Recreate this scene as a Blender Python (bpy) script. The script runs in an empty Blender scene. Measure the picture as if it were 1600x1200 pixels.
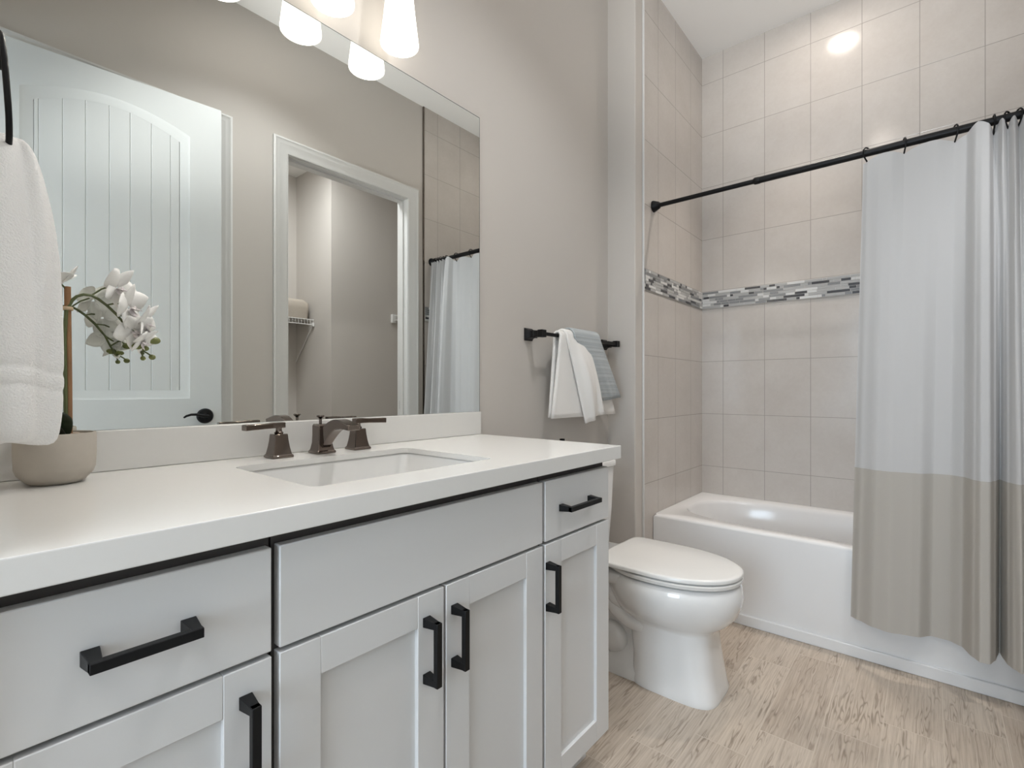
import bpy, bmesh, math, random
from mathutils import Vector, Matrix
random.seed(7)
SC = bpy.context.scene
COL = SC.collection
PI = math.pi

# ------------------------------------------------------------------ camera
cam_d = bpy.data.cameras.new('camera'); cam = bpy.data.objects.new('camera', cam_d); COL.objects.link(cam)
cam.location = (0, 0, 1.07)
cam.rotation_euler = (PI/2, 0, math.radians(40.1987 - 90))
cam_d.sensor_width = 36.0; cam_d.lens = 772.3649/1600*36
cam_d.shift_y = 7.73/1600
cam_d.clip_start = 0.01
SC.camera = cam

# ------------------------------------------------------------------ world, lights, exposure
W = bpy.data.worlds.new('world'); SC.world = W; W.use_nodes = True
W.node_tree.nodes['Background'].inputs[0].default_value = (0.80, 0.90, 1.0, 1)
W.node_tree.nodes['Background'].inputs[1].default_value = 1.0
SC.view_settings.view_transform = 'Standard'
SC.view_settings.look = 'None'
SC.view_settings.gamma = 1.0
SC.view_settings.use_curve_mapping = False
SC.view_settings.exposure = 0.0

def area(name, loc, target, sx, sy, power, col):
    l = bpy.data.lights.new(name, 'AREA'); l.shape = 'RECTANGLE'; l.size = sx; l.size_y = sy
    l.energy = power; l.color = col
    o = bpy.data.objects.new(name, l); COL.objects.link(o); o.location = loc
    o.rotation_euler = (Vector(target)-Vector(loc)).to_track_quat('-Z', 'Y').to_euler()
    return o
def point(name, loc, r, power, col):
    l = bpy.data.lights.new(name, 'POINT'); l.energy = power; l.color = col; l.shadow_soft_size = r
    o = bpy.data.objects.new(name, l); COL.objects.link(o); o.location = loc
    return o
def spot(name, loc, target, r, power, col, cone, blend):
    l = bpy.data.lights.new(name, 'SPOT'); l.energy = power; l.color = col; l.shadow_soft_size = r
    l.spot_size = math.radians(cone); l.spot_blend = blend
    o = bpy.data.objects.new(name, l); COL.objects.link(o); o.location = loc
    o.rotation_euler = (Vector(target)-Vector(loc)).to_track_quat('-Z', 'Y').to_euler()
    return o
# strength and colour of every light, added fills included
G_WIN = (1.12, (0.68, 0.84, 1.0))     # daylight through the two hall windows
G_HALL = (0.72, (1.0, 0.97, 0.96))    # added fill panel in the hall, spilling in through the entrance
G_VAN = (0.20, (1.0, 0.95, 0.87))     # vanity shades and bulbs
G_BULB = (1.60, (1.0, 0.96, 0.88))    # bulbs inside the vanity shades
G_TUB = (1.45, (1.0, 0.90, 0.81))     # downlight over the tub
G_ROOM = (0.95, (0.96, 0.98, 1.0))    # added fill, a made-up downlight over the room
G_CEIL_FILL = (1.40, (1.0, 0.985, 0.97))     # added fill spot thrown at the ceiling from behind the camera
G_CLO = (0.85, (0.97, 0.98, 1.0))     # closet light
area('window_daylight', (-2.33, -1.10, 1.35), (0.0, 0.35, 0.9), 1.1, 1.5, 60*G_WIN[0], G_WIN[1])
area('window_daylight', (-2.33, 0.10, 1.35), (1.0, 0.10, 1.0), 1.1, 1.5, 60*G_WIN[0], G_WIN[1])
area('hall_fill_light', (-1.1, 0.0, 3.05), (-1.1, 0.0, 0), 1.2, 1.2, 40*G_HALL[0], G_HALL[1])
area('closet_ceiling_light', (1.5, -.78, 2.82), (1.5, -.78, 0), 0.25, 0.25, 20*G_CLO[0], G_CLO[1])
for x in (.455, .661, .868): point('vanity_bulb', (x, 1.152, 2.075), .035, 2.0*G_BULB[0], G_BULB[1])
spot('downlight_beam', (2.73, .39, 3.108), (2.62, .86, 0), .05, 60*G_TUB[0], G_TUB[1], 66, 1.0)
spot('ceiling_fill_spot', (-.25, .05, 1.75), (2.2, .25, 3.12), .12, 120*G_CEIL_FILL[0], G_CEIL_FILL[1], 56, 1.0)
spot('room_fill_beam', (1.15, .30, 3.108), (1.15, .30, 0), .05, 60*G_ROOM[0], G_ROOM[1], 120, .6)

# ------------------------------------------------------------------ materials
def new_mat(name):
    m = bpy.data.materials.new(name); m.use_nodes = True
    nt = m.node_tree; return m, nt, nt.nodes['Principled BSDF']
def N(nt, t, **kw):
    n = nt.nodes.new(t)
    for k, v in kw.items(): setattr(n, k, v)
    return n
def mth(nt, op, a, b=None, c=None):
    n = nt.nodes.new('ShaderNodeMath'); n.operation = op
    for i, v in enumerate((a, b, c)):
        if v is None: continue
        if isinstance(v, (int, float)): n.inputs[i].default_value = v
        else: nt.links.new(v, n.inputs[i])
    return n.outputs[0]
def objco(nt):
    return N(nt, 'ShaderNodeTexCoord').outputs['Object']
def noise(nt, vec, scale, detail=3, rough=.55):
    n = N(nt, 'ShaderNodeTexNoise'); n.inputs['Scale'].default_value = scale
    n.inputs['Detail'].default_value = detail; n.inputs['Roughness'].default_value = rough
    if vec is not None: nt.links.new(vec, n.inputs['Vector'])
    return n.outputs['Fac']
def bump(nt, b, h, strength, dist):
    n = N(nt, 'ShaderNodeBump'); n.inputs['Strength'].default_value = strength; n.inputs['Distance'].default_value = dist
    nt.links.new(h, n.inputs['Height']); nt.links.new(n.outputs['Normal'], b.inputs['Normal'])
    return n
def mix(nt, fac, a, b):
    n = nt.nodes.new('ShaderNodeMix'); n.data_type = 'RGBA'
    for i, v in ((0, fac), (6, a), (7, b)):
        if isinstance(v, (int, float)): n.inputs[i].default_value = v
        elif isinstance(v, tuple): n.inputs[i].default_value = (*v, 1) if len(v) == 3 else v
        else: nt.links.new(v, n.inputs[i])
    return n.outputs[2]
def simple(name, col, rough=.5, metal=0, nscale=0, nstr=.1, ndist=.001, spec=.5, var=0, coat=0):
    m, nt, b = new_mat(name)
    b.inputs['Base Color'].default_value = (*col, 1)
    b.inputs['Roughness'].default_value = rough; b.inputs['Metallic'].default_value = metal
    b.inputs['Specular IOR Level'].default_value = spec
    if coat: b.inputs['Coat Weight'].default_value = coat; b.inputs['Coat Roughness'].default_value = .05
    if nscale:
        co = objco(nt); h = noise(nt, co, nscale)
        bump(nt, b, h, nstr, ndist)
        if var:
            d = tuple(c*(1-var) for c in col)
            nt.links.new(mix(nt, noise(nt, co, nscale*.3), d, tuple(min(1, c*(1+var)) for c in col)), b.inputs['Base Color'])
    return m

M = {}
M['paint'] = simple('greige_wall_paint', (.60, .568, .53), .62, nscale=180, nstr=.12, ndist=.0006, spec=.35)
M['ceil'] = simple('ceiling_white_paint', (.90, .89, .87), .9, nscale=220, nstr=.12, ndist=.0006)
M['trim'] = simple('white_trim_paint', (.70, .70, .685), .38, nscale=60, nstr=.03, ndist=.0004)
M['door'] = simple('white_door_paint', (.62, .64, .635), .45, nscale=60, nstr=.03, ndist=.0004)
M['cab'] = simple('light_grey_cabinet_lacquer', (.68, .68, .675), .38, nscale=90, nstr=.02, ndist=.0003)
M['cabin'] = simple('shade_dark_cabinet_frame', (.05, .045, .042), .6, nscale=90, nstr=.02, ndist=.0003)  # near-black colour holds the shadow in the gaps between fronts
M['quartz'] = simple('white_quartz', (.76, .75, .725), .22, nscale=300, nstr=.01, ndist=.0002, var=.01)
M['china'] = simple('white_porcelain', (.79, .785, .77), .07, nscale=20, nstr=.01, ndist=.0003, coat=.4)
M['acryl'] = simple('white_acrylic', (.73, .725, .72), .13, nscale=20, nstr=.012, ndist=.0004)
M['plast'] = simple('white_toilet_seat_plastic', (.735, .725, .70), .2, nscale=30, nstr=.01, ndist=.0003)
M['black'] = simple('matte_black_metal', (.006, .006, .0065), .42, metal=0, nscale=200, nstr=.04, ndist=.0002, spec=.22)
M['bronze'] = simple('dark_polished_nickel', (.19, .158, .14), .07, metal=1, nscale=60, nstr=.02, ndist=.0003)
M['chrome'] = simple('polished_metal', (.7, .7, .7), .1, metal=1, nscale=60, nstr=.01, ndist=.0002)
M['grout'] = simple('pale_grout', (.62, .60, .57), .8, nscale=150, nstr=.1, ndist=.0004)
M['dark'] = simple('dark_gap', (.03, .028, .026), .8, nscale=50, nstr=.05, ndist=.0004)
M['mos_white'] = simple('white_marble_mosaic', (.70, .70, .685), .35, nscale=40, nstr=.02, ndist=.0003, var=.06)
M['mos_light'] = simple('light_grey_glass_mosaic', (.44, .44, .435), .22, nscale=40, nstr=.02, ndist=.0003)
M['mos_mid'] = simple('mid_grey_glass_mosaic', (.24, .245, .25), .22, nscale=40, nstr=.02, ndist=.0003)
M['mos_dark'] = simple('charcoal_glass_mosaic', (.055, .055, .06), .22, nscale=40, nstr=.02, ndist=.0003)
M['terry'] = simple('white_terry_cotton', (.94, .925, .90), .95, nscale=520, nstr=.55, ndist=.003, spec=.1)
M['concrete'] = simple('warm_grey_concrete', (.52, .475, .415), .8, nscale=70, nstr=.18, ndist=.001, var=.12, spec=.3)
M['petal'] = simple('white_petal', (.92, .91, .88), .6, nscale=120, nstr=.1, ndist=.0005, spec=.2)
M['lip'] = simple('speckled_orchid_lip', (.78, .70, .70), .6, nscale=500, nstr=.1, ndist=.0004, var=.35, spec=.2)
M['stem'] = simple('olive_green_stem', (.10, .12, .045), .5, nscale=120, nstr=.1, ndist=.0004, var=.2)
M['bud'] = simple('green_bud', (.17, .19, .055), .45, nscale=90, nstr=.1, ndist=.0005, var=.25)
M['leaf'] = simple('dark_green_leaf', (.018, .032, .014), .4, nscale=60, nstr=.1, ndist=.0006, var=.3)
M['bamboo'] = simple('brown_bamboo', (.30, .155, .07), .55, nscale=120, nstr=.15, ndist=.0006, var=.3)
M['soil'] = simple('moss_and_bark', (.05, .035, .022), .9, nscale=160, nstr=.6, ndist=.003, var=.4)
M['pebble'] = simple('tan_pebble', (.42, .33, .25), .6, nscale=120, nstr=.1, ndist=.0005, var=.2)
M['tape'] = simple('pale_raffia_tie', (.55, .42, .28), .8, nscale=300, nstr=.2, ndist=.0004)
M['bin'] = simple('taupe_storage_cloth', (.46, .41, .35), .9, nscale=500, nstr=.3, ndist=.001, var=.08)
M['wire'] = simple('white_coated_wire', (.78, .78, .76), .4, nscale=100, nstr=.02, ndist=.0002)

def mat_mirror():
    m, nt, b = new_mat('mirror_silver')
    co = objco(nt)
    b.inputs['Base Color'].default_value = (.865, .885, .865, 1)
    b.inputs['Metallic'].default_value = 1; b.inputs['Roughness'].default_value = 0.0
    return m
M['mirror'] = mat_mirror()
def mat_glass_edge():
    return simple('mirror_edge_glass', (.10, .12, .11), .15, nscale=40, nstr=.02, ndist=.0002)
M['medge'] = mat_glass_edge()
def mat_shade():
    m, nt, b = new_mat('lit_frosted_glass')
    b.inputs['Base Color'].default_value = (.9, .88, .84, 1)
    b.inputs['Roughness'].default_value = .4
    b.inputs['Emission Color'].default_value = (*G_VAN[1], 1)
    b.inputs['Emission Strength'].default_value = 10.0*G_VAN[0]
    return m
M['shade'] = mat_shade()
def mat_lens():
    m, nt, b = new_mat('lit_downlight_lens')
    b.inputs['Base Color'].default_value = (.9, .9, .88, 1)
    b.inputs['Emission Color'].default_value = (*G_TUB[1], 1)
    b.inputs['Emission Strength'].default_value = 40.0*G_TUB[0]
    return m
M['lens'] = mat_lens()

def mat_tile(name, axis, u0):
    """large stone-look wall tile, grout grid along `axis` ('X' or 'Y') and Z"""
    m, nt, b = new_mat(name)
    co = objco(nt); s = N(nt, 'ShaderNodeSeparateXYZ'); nt.links.new(co, s.inputs[0])
    U = s.outputs[axis]; Z = s.outputs['Z']
    TW, TH, G = .2296, .3206, .0026
    zz = mth(nt, 'SUBTRACT', mth(nt, 'SUBTRACT', Z, 1.5586), mth(nt, 'MULTIPLY', mth(nt, 'GREATER_THAN', Z, 1.61), .1114))
    uu = mth(nt, 'SUBTRACT', U, u0)
    cu = mth(nt, 'DIVIDE', uu, TW); cz = mth(nt, 'DIVIDE', zz, TH)
    iu = mth(nt, 'FLOOR', cu); iz = mth(nt, 'FLOOR', cz)
    fu = mth(nt, 'SUBTRACT', cu, iu); fz = mth(nt, 'SUBTRACT', cz, iz)
    du = mth(nt, 'MULTIPLY', mth(nt, 'SUBTRACT', .5, mth(nt, 'ABSOLUTE', mth(nt, 'SUBTRACT', fu, .5))), TW)
    dz = mth(nt, 'MULTIPLY', mth(nt, 'SUBTRACT', .5, mth(nt, 'ABSOLUTE', mth(nt, 'SUBTRACT', fz, .5))), TH)
    d = mth(nt, 'MINIMUM', du, dz)
    g = N(nt, 'ShaderNodeMapRange'); g.inputs['From Min'].default_value = G*.35; g.inputs['From Max'].default_value = G*.75
    nt.links.new(d, g.inputs['Value'])
    # per tile tone
    wn = N(nt, 'ShaderNodeTexWhiteNoise'); wn.noise_dimensions = '2D'
    cv = N(nt, 'ShaderNodeCombineXYZ'); nt.links.new(iu, cv.inputs[0]); nt.links.new(iz, cv.inputs[1])
    nt.links.new(cv.outputs[0], wn.inputs['Vector'])
    n1 = noise(nt, co, 5, 6, .6); n2 = noise(nt, co, 60, 4, .6)
    t = mth(nt, 'ADD', mth(nt, 'MULTIPLY', n1, .8), mth(nt, 'MULTIPLY', n2, .35))
    t = mth(nt, 'ADD', t, mth(nt, 'MULTIPLY', wn.outputs['Value'], .10))
    rp = N(nt, 'ShaderNodeMapRange'); rp.inputs['From Min'].default_value = .35; rp.inputs['From Max'].default_value = .95
    nt.links.new(t, rp.inputs['Value'])
    tile = mix(nt, rp.outputs[0], (.54, .498, .458), (.635, .60, .562))
    nt.links.new(mix(nt, g.outputs[0], (.36, .33, .30), tile), b.inputs['Base Color'])
    b.inputs['Roughness'].default_value = .16
    b.inputs['Specular IOR Level'].default_value = .5
    h = mth(nt, 'ADD', g.outputs[0], mth(nt, 'MULTIPLY', n2, .25))
    bump(nt, b, h, .35, .0012)
    return m
M['tile_right'] = mat_tile('stone_wall_tile_far', 'Y', .9551)
M['tile_end'] = mat_tile('stone_wall_tile_end', 'X', 2.459)

def mat_floor():
    m, nt, b = new_mat('wood_look_plank_tile')
    co = objco(nt); s = N(nt, 'ShaderNodeSeparateXYZ'); nt.links.new(co, s.inputs[0])
    X, Y = s.outputs['X'], s.outputs['Y']
    PW, PL = .1472, .588
    r = mth(nt, 'DIVIDE', mth(nt, 'SUBTRACT', .7025, Y), PW); ir = mth(nt, 'FLOOR', r); fr = mth(nt, 'SUBTRACT', r, ir)
    xx = mth(nt, 'DIVIDE', mth(nt, 'SUBTRACT', mth(nt, 'SUBTRACT', X, 1.393), mth(nt, 'MULTIPLY', ir, .1472)), PL)
    ix = mth(nt, 'FLOOR', xx); fx = mth(nt, 'SUBTRACT', xx, ix)
    dy = mth(nt, 'MULTIPLY', mth(nt, 'SUBTRACT', .5, mth(nt, 'ABSOLUTE', mth(nt, 'SUBTRACT', fr, .5))), PW)
    dx = mth(nt, 'MULTIPLY', mth(nt, 'SUBTRACT', .5, mth(nt, 'ABSOLUTE', mth(nt, 'SUBTRACT', fx, .5))), PL)
    d = mth(nt, 'MINIMUM', dx, dy)
    g = N(nt, 'ShaderNodeMapRange'); g.inputs['From Min'].default_value = .0008; g.inputs['From Max'].default_value = .0018
    nt.links.new(d, g.inputs['Value'])
    wn = N(nt, 'ShaderNodeTexWhiteNoise'); wn.noise_dimensions = '2D'
    cv = N(nt, 'ShaderNodeCombineXYZ'); nt.links.new(ir, cv.inputs[0]); nt.links.new(ix, cv.inputs[1])
    nt.links.new(cv.outputs[0], wn.inputs['Vector'])
    rnd = wn.outputs['Value']
    # plank-local grain coordinates, shifted per plank
    gx = mth(nt, 'ADD', X, mth(nt, 'MULTIPLY', rnd, 17.0)); gy = mth(nt, 'ADD', Y, mth(nt, 'MULTIPLY', rnd, 9.0))
    gv = N(nt, 'ShaderNodeCombineXYZ')
    nt.links.new(mth(nt, 'MULTIPLY', gx, 1.0), gv.inputs[0]); nt.links.new(mth(nt, 'MULTIPLY', gy, 9.0), gv.inputs[1])
    base = noise(nt, gv.outputs[0], 3.2, 2, .5)
    # cathedral rings: contour lines of a stretched noise field
    ring = mth(nt, 'SINE', mth(nt, 'MULTIPLY', base, 70.0))
    ring = mth(nt, 'POWER', mth(nt, 'MAXIMUM', mth(nt, 'MULTIPLY', mth(nt, 'ADD', ring, 1), .5), 0.0001), 4.5)
    gv2 = N(nt, 'ShaderNodeCombineXYZ')
    nt.links.new(mth(nt, 'MULTIPLY', gx, 5.0), gv2.inputs[0]); nt.links.new(mth(nt, 'MULTIPLY', gy, 160.0), gv2.inputs[1])
    fine = noise(nt, gv2.outputs[0], 1.0, 4, .65)
    big = noise(nt, co, 6, 3, .5)
    gv3 = N(nt, 'ShaderNodeCombineXYZ')
    nt.links.new(mth(nt, 'MULTIPLY', gx, 4.0), gv3.inputs[0]); nt.links.new(mth(nt, 'MULTIPLY', gy, 26.0), gv3.inputs[1])
    mask = noise(nt, gv3.outputs[0], 1.0, 2, .5)
    rmask = N(nt, 'ShaderNodeMapRange'); rmask.inputs['From Min'].default_value = .42; rmask.inputs['From Max'].default_value = .62
    nt.links.new(mask, rmask.inputs['Value'])
    ringm = mth(nt, 'MULTIPLY', ring, rmask.outputs[0])
    c0 = mix(nt, rnd, (.45, .365, .285), (.55, .465, .375))
    c1 = mix(nt, mth(nt, 'MULTIPLY', big, .6), c0, (.49, .44, .385))
    fm = N(nt, 'ShaderNodeMapRange'); fm.inputs['From Min'].default_value = .40; fm.inputs['From Max'].default_value = .75
    nt.links.new(fine, fm.inputs['Value'])
    c2 = mix(nt, mth(nt, 'MULTIPLY', fm.outputs[0], .55), c1, (.20, .15, .11))
    c3 = mix(nt, mth(nt, 'MULTIPLY', ringm, .72), c2, (.19, .145, .105))
    nt.links.new(mix(nt, g.outputs[0], (.53, .46, .38), c3), b.inputs['Base Color'])
    b.inputs['Roughness'].default_value = .48
    h = mth(nt, 'SUBTRACT', mth(nt, 'ADD', g.outputs[0], 0), mth(nt, 'MULTIPLY', mth(nt, 'ADD', ringm, fine), .3))
    bump(nt, b, h, .3, .001)
    return m
M['floor'] = mat_floor()

def mat_curtain(name, col, trans):
    m, nt, b = new_mat(name)
    b.inputs['Base Color'].default_value = (*col, 1); b.inputs['Roughness'].default_value = .85
    b.inputs['Specular IOR Level'].default_value = .2
    co = objco(nt); h = noise(nt, co, 700, 2); bump(nt, b, h, .12, .0006)
    tr = N(nt, 'ShaderNodeBsdfTranslucent'); tr.inputs['Color'].default_value = (*col, 1)
    mx = N(nt, 'ShaderNodeMixShader'); mx.inputs[0].default_value = trans
    nt.links.new(b.outputs[0], mx.inputs[1]); nt.links.new(tr.outputs[0], mx.inputs[2])
    nt.links.new(mx.outputs[0], nt.nodes['Material Output'].inputs['Surface'])
    return m
M['cur_w'] = mat_curtain('white_curtain_cloth', (.665, .66, .655), .25)
M['cur_t'] = mat_curtain('taupe_curtain_cloth', (.50, .47, .425), .12)

def mat_bluecloth():
    m, nt, b = new_mat('blue_grey_ribbed_cloth')
    co = objco(nt); s = N(nt, 'ShaderNodeSeparateXYZ'); nt.links.new(co, s.inputs[0])
    r = mth(nt, 'SINE', mth(nt, 'MULTIPLY', s.outputs['Z'], 340.0))
    st = mth(nt, 'GREATER_THAN', mth(nt, 'SINE', mth(nt, 'MULTIPLY', s.outputs['Z'], 170.0)), .93)
    n = noise(nt, co, 500, 2)
    c = mix(nt, mth(nt, 'ADD', mth(nt, 'MULTIPLY', n, .7), mth(nt, 'MULTIPLY', r, .12)), (.42, .46, .48), (.60, .63, .64))
    nt.links.new(mix(nt, mth(nt, 'MULTIPLY', st, .45), c, (.30, .34, .37)), b.inputs['Base Color'])
    b.inputs['Roughness'].default_value = .95; b.inputs['Specular IOR Level'].default_value = .1
    bump(nt, b, mth(nt, 'ADD', n, mth(nt, 'MULTIPLY', r, .4)), .6, .002)
    return m
M['blue'] = mat_bluecloth()

# ------------------------------------------------------------------ mesh builder
def root_of(o):
    while o.parent: o = o.parent
    return o
class MB:
    def __init__(s): s.v = []; s.f = []; s.mi = []; s.cur = 0
    def add(s, vs, fs):
        n = len(s.v); s.v += [Vector(p) for p in vs]
        for f in fs: s.f.append([i+n for i in f]); s.mi.append(s.cur)
        return s
    def box(s, x0, x1, y0, y1, z0, z1):
        x0, x1 = sorted((x0, x1)); y0, y1 = sorted((y0, y1)); z0, z1 = sorted((z0, z1))
        return s.add([(x0,y0,z0),(x1,y0,z0),(x1,y1,z0),(x0,y1,z0),(x0,y0,z1),(x1,y0,z1),(x1,y1,z1),(x0,y1,z1)],
                     [(0,3,2,1),(4,5,6,7),(0,1,5,4),(1,2,6,5),(2,3,7,6),(3,0,4,7)])
    def quad(s, a, b, c, d): return s.add([a,b,c,d], [(0,1,2,3)])
    def loft(s, loops, cap0=True, cap1=True, closed=True):
        n = len(loops[0]); vs = [p for l in loops for p in l]; fs = []
        for k in range(len(loops)-1):
            for i in range(n if closed else n-1):
                j = (i+1) % n
                fs.append((k*n+i, k*n+j, (k+1)*n+j, (k+1)*n+i))
        if cap0: fs.append(tuple(range(n-1, -1, -1)))
        if cap1: fs.append(tuple(range((len(loops)-1)*n, len(loops)*n)))
        return s.add(vs, fs)
    def lathe(s, prof, c, n=32, axis='Z', cap0=True, cap1=True):
        loops = []
        for r, h in prof:
            l = []
            for i in range(n):
                a = 2*PI*i/n; p, q = r*math.cos(a), r*math.sin(a)
                l.append((c[0]+p, c[1]+q, c[2]+h) if axis == 'Z' else (c[0]+h, c[1]+p, c[2]+q) if axis == 'X' else (c[0]+q, c[1]+h, c[2]+p))
            loops.append(l)
        return s.loft(loops, cap0, cap1)
    def tube(s, pts, r, n=10, cap=True, closed=False):
        pts = [Vector(p) for p in pts]; L = len(pts); loops = []
        rs = r if isinstance(r, (list, tuple)) else [r]*L
        up = None
        for k, p in enumerate(pts):
            if closed: t = (pts[(k+1) % L]-pts[k-1]).normalized()
            else: t = (pts[min(k+1, L-1)]-pts[max(k-1, 0)]).normalized()
            if up is None:
                up = Vector((0,0,1)) if abs(t.z) < .9 else Vector((1,0,0))
            u = (up - t*up.dot(t)).normalized(); w = t.cross(u); up = u
            loops.append([p + (u*math.cos(2*PI*i/n) + w*math.sin(2*PI*i/n))*rs[k] for i in range(n)])
        if closed: loops.append(loops[0])
        return s.loft(loops, cap and not closed, cap and not closed)
    def bar(s, pts, w, h, up=(0,0,1)):
        """rectangular section swept along pts: w across, h along up"""
        pts = [Vector(p) for p in pts]; L = len(pts); loops = []; up = Vector(up)
        for k, p in enumerate(pts):
            t = (pts[min(k+1, L-1)]-pts[max(k-1, 0)]).normalized()
            sd = t.cross(up).normalized(); u = sd.cross(t)
            W = w[k] if isinstance(w, (list, tuple)) else w; Hh = h[k] if isinstance(h, (list, tuple)) else h
            loops.append([p-sd*W/2-u*Hh/2, p+sd*W/2-u*Hh/2, p+sd*W/2+u*Hh/2, p-sd*W/2+u*Hh/2])
        return s.loft(loops)
    def sphere(s, c, rx, ry, rz, n=16, m=10):
        loops = []
        for k in range(1, m):
            t = PI*k/m; loops.append([(c[0]+rx*math.sin(t)*math.cos(2*PI*i/n), c[1]+ry*math.sin(t)*math.sin(2*PI*i/n), c[2]-rz*math.cos(t)) for i in range(n)])
        return s.loft(loops)
    def xform(s, Mx):
        s.v = [Mx @ p for p in s.v]; return s
    def grid(s, rows):
        n = len(rows[0]); vs = [p for r in rows for p in r]
        fs = [(k*n+i, k*n+i+1, (k+1)*n+i+1, (k+1)*n+i) for k in range(len(rows)-1) for i in range(n-1)]
        return s.add(vs, fs)
    def build(s, name, mat, parent=None, smooth=True, bevel=0, seg=2, solid=0, subd=0, angle=40, rim=True):
        me = bpy.data.meshes.new(name)
        off = Vector(root_of(parent).location) if parent else Vector((0,0,0))
        me.from_pydata([tuple(p-off) for p in s.v], [], s.f)
        mats = mat if isinstance(mat, (list, tuple)) else [mat]
        for m in mats: me.materials.append(M[m] if isinstance(m, str) else m)
        for p, i in zip(me.polygons, s.mi): p.material_index = i
        bm = bmesh.new(); bm.from_mesh(me); bmesh.ops.recalc_face_normals(bm, faces=bm.faces); bm.to_mesh(me); bm.free()
        if smooth:
            for p in me.polygons: p.use_smooth = True
            me.set_sharp_from_angle(angle=math.radians(angle))
        o = bpy.data.objects.new(name, me); COL.objects.link(o)
        if parent: o.parent = parent
        if solid:
            q = o.modifiers.new('solid', 'SOLIDIFY'); q.thickness = solid; q.offset = 0; q.use_rim = rim
        if bevel:
            q = o.modifiers.new('bevel', 'BEVEL'); q.width = bevel; q.segments = seg; q.limit_method = 'ANGLE'; q.angle_limit = math.radians(35)
            q.harden_normals = False
        if subd:
            q = o.modifiers.new('sub', 'SUBSURF'); q.levels = subd; q.render_levels = subd
        return o
def thing(name, loc, label, cat, group=None):
    o = bpy.data.objects.new(name, None); COL.objects.link(o); o.location = loc; o.empty_display_size = .05
    return tag(o, label, cat, group)
def tag(o, label, cat, group=None, kind=None):
    o['label'] = label; o['category'] = cat
    if group: o['group'] = group
    if kind: o['kind'] = kind
    return o
def struct(o, label=None, cat=None):
    o['kind'] = 'structure'
    if label: o['label'] = label
    if cat: o['category'] = cat
    return o
def recenter(o, c):
    """move a finished top-level mesh's origin to c without moving it"""
    c = Vector(c); o.data.transform(Matrix.Translation(-c)); o.location = c; return o

# ------------------------------------------------------------------ the setting
YW = 1.2388      # plaster behind the mirror
YT = 1.081       # tiled end of the alcove
YO = -.345       # opposite wall
XK = 3.109       # long tiled wall
XW = 2.2134      # wing wall face
ZC = 3.12
b = MB(); b.box(-2.5, 3.3, -1.85, 2.0, -.06, 0)
struct(b.build('floor', 'floor', smooth=False), 'wood-look plank tile floor in warm beige', 'floor')
b = MB(); b.box(-2.5, 3.3, YO-.002, 2.0, ZC, ZC+.08); b.box(-2.5, -.005, -1.85, YO-.002, ZC, ZC+.08)
struct(b.build('ceiling', 'ceil', smooth=False), 'smooth white ceiling', 'ceiling')
b = MB(); b.box(-.115, XW, YW, YW+.1, 0, ZC)
struct(b.build('wall_back', 'paint', smooth=False), 'greige painted wall behind the mirror and towel bar', 'wall')
b = MB(); b.box(XW, XK+.09, YT+.008, YW+.1, 0, ZC)
struct(b.build('wall_wing', 'paint', smooth=False, bevel=.006, seg=3), 'narrow greige wing wall projecting beside the tub', 'wall')
b = MB(); b.box(2.297, XK, YT, YT+.008, 0, ZC)
struct(b.build('wall_tub', 'tile_end', smooth=False), 'beige stone-look tiled end wall of the tub alcove', 'wall')
b = MB(); b.box(2.288, 2.297, YT-.002, YT+.008, 0, ZC)
struct(b.build('trim_1', 'trim', smooth=False, bevel=.002), 'thin white tile edge strip', 'trim')
b = MB(); b.box(XK, XK+.09, YO-.12, YW+.1, 0, ZC)
struct(b.build('wall_right', 'tile_right', smooth=False), 'long beige stone-look tiled wall over the tub', 'wall')
# opposite wall with the closet opening and the side door opening
b = MB()
for x0, x1, z0, z1 in ((-2.5, .215, 0, ZC), (.215, .965, 2.43, ZC), (.965, 1.335, 0, ZC), (1.335, 2.195, 2.41, ZC), (2.195, 2.325, 0, ZC), (2.325, XK+.09, 0, ZC)):
    b.box(x0, x1, YO-.11, YO, z0, z1)
struct(b.build('wall_front', 'paint', smooth=False), 'greige painted wall opposite the vanity', 'wall')
b = MB(); b.box(2.333, XK, YO, YO+.008, 0, ZC)
struct(b.build('wall_tub_end', 'tile_end', smooth=False), 'tiled wall at the curtained end of the tub', 'wall')
b = MB(); b.box(2.322, 2.333, YO, YO+.010, 0, ZC)
struct(b.build('trim_2', 'bronze', smooth=False, bevel=.002), 'dark metal tile edge strip', 'trim')
b = MB(); b.box(-.115, -.012, .665, YW, 0, ZC); b.box(-.115, -.012, YO, .665, 2.44, ZC)
struct(b.build('wall_left', 'paint', smooth=False), 'greige side wall at the left end of the vanity', 'wall')
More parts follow.
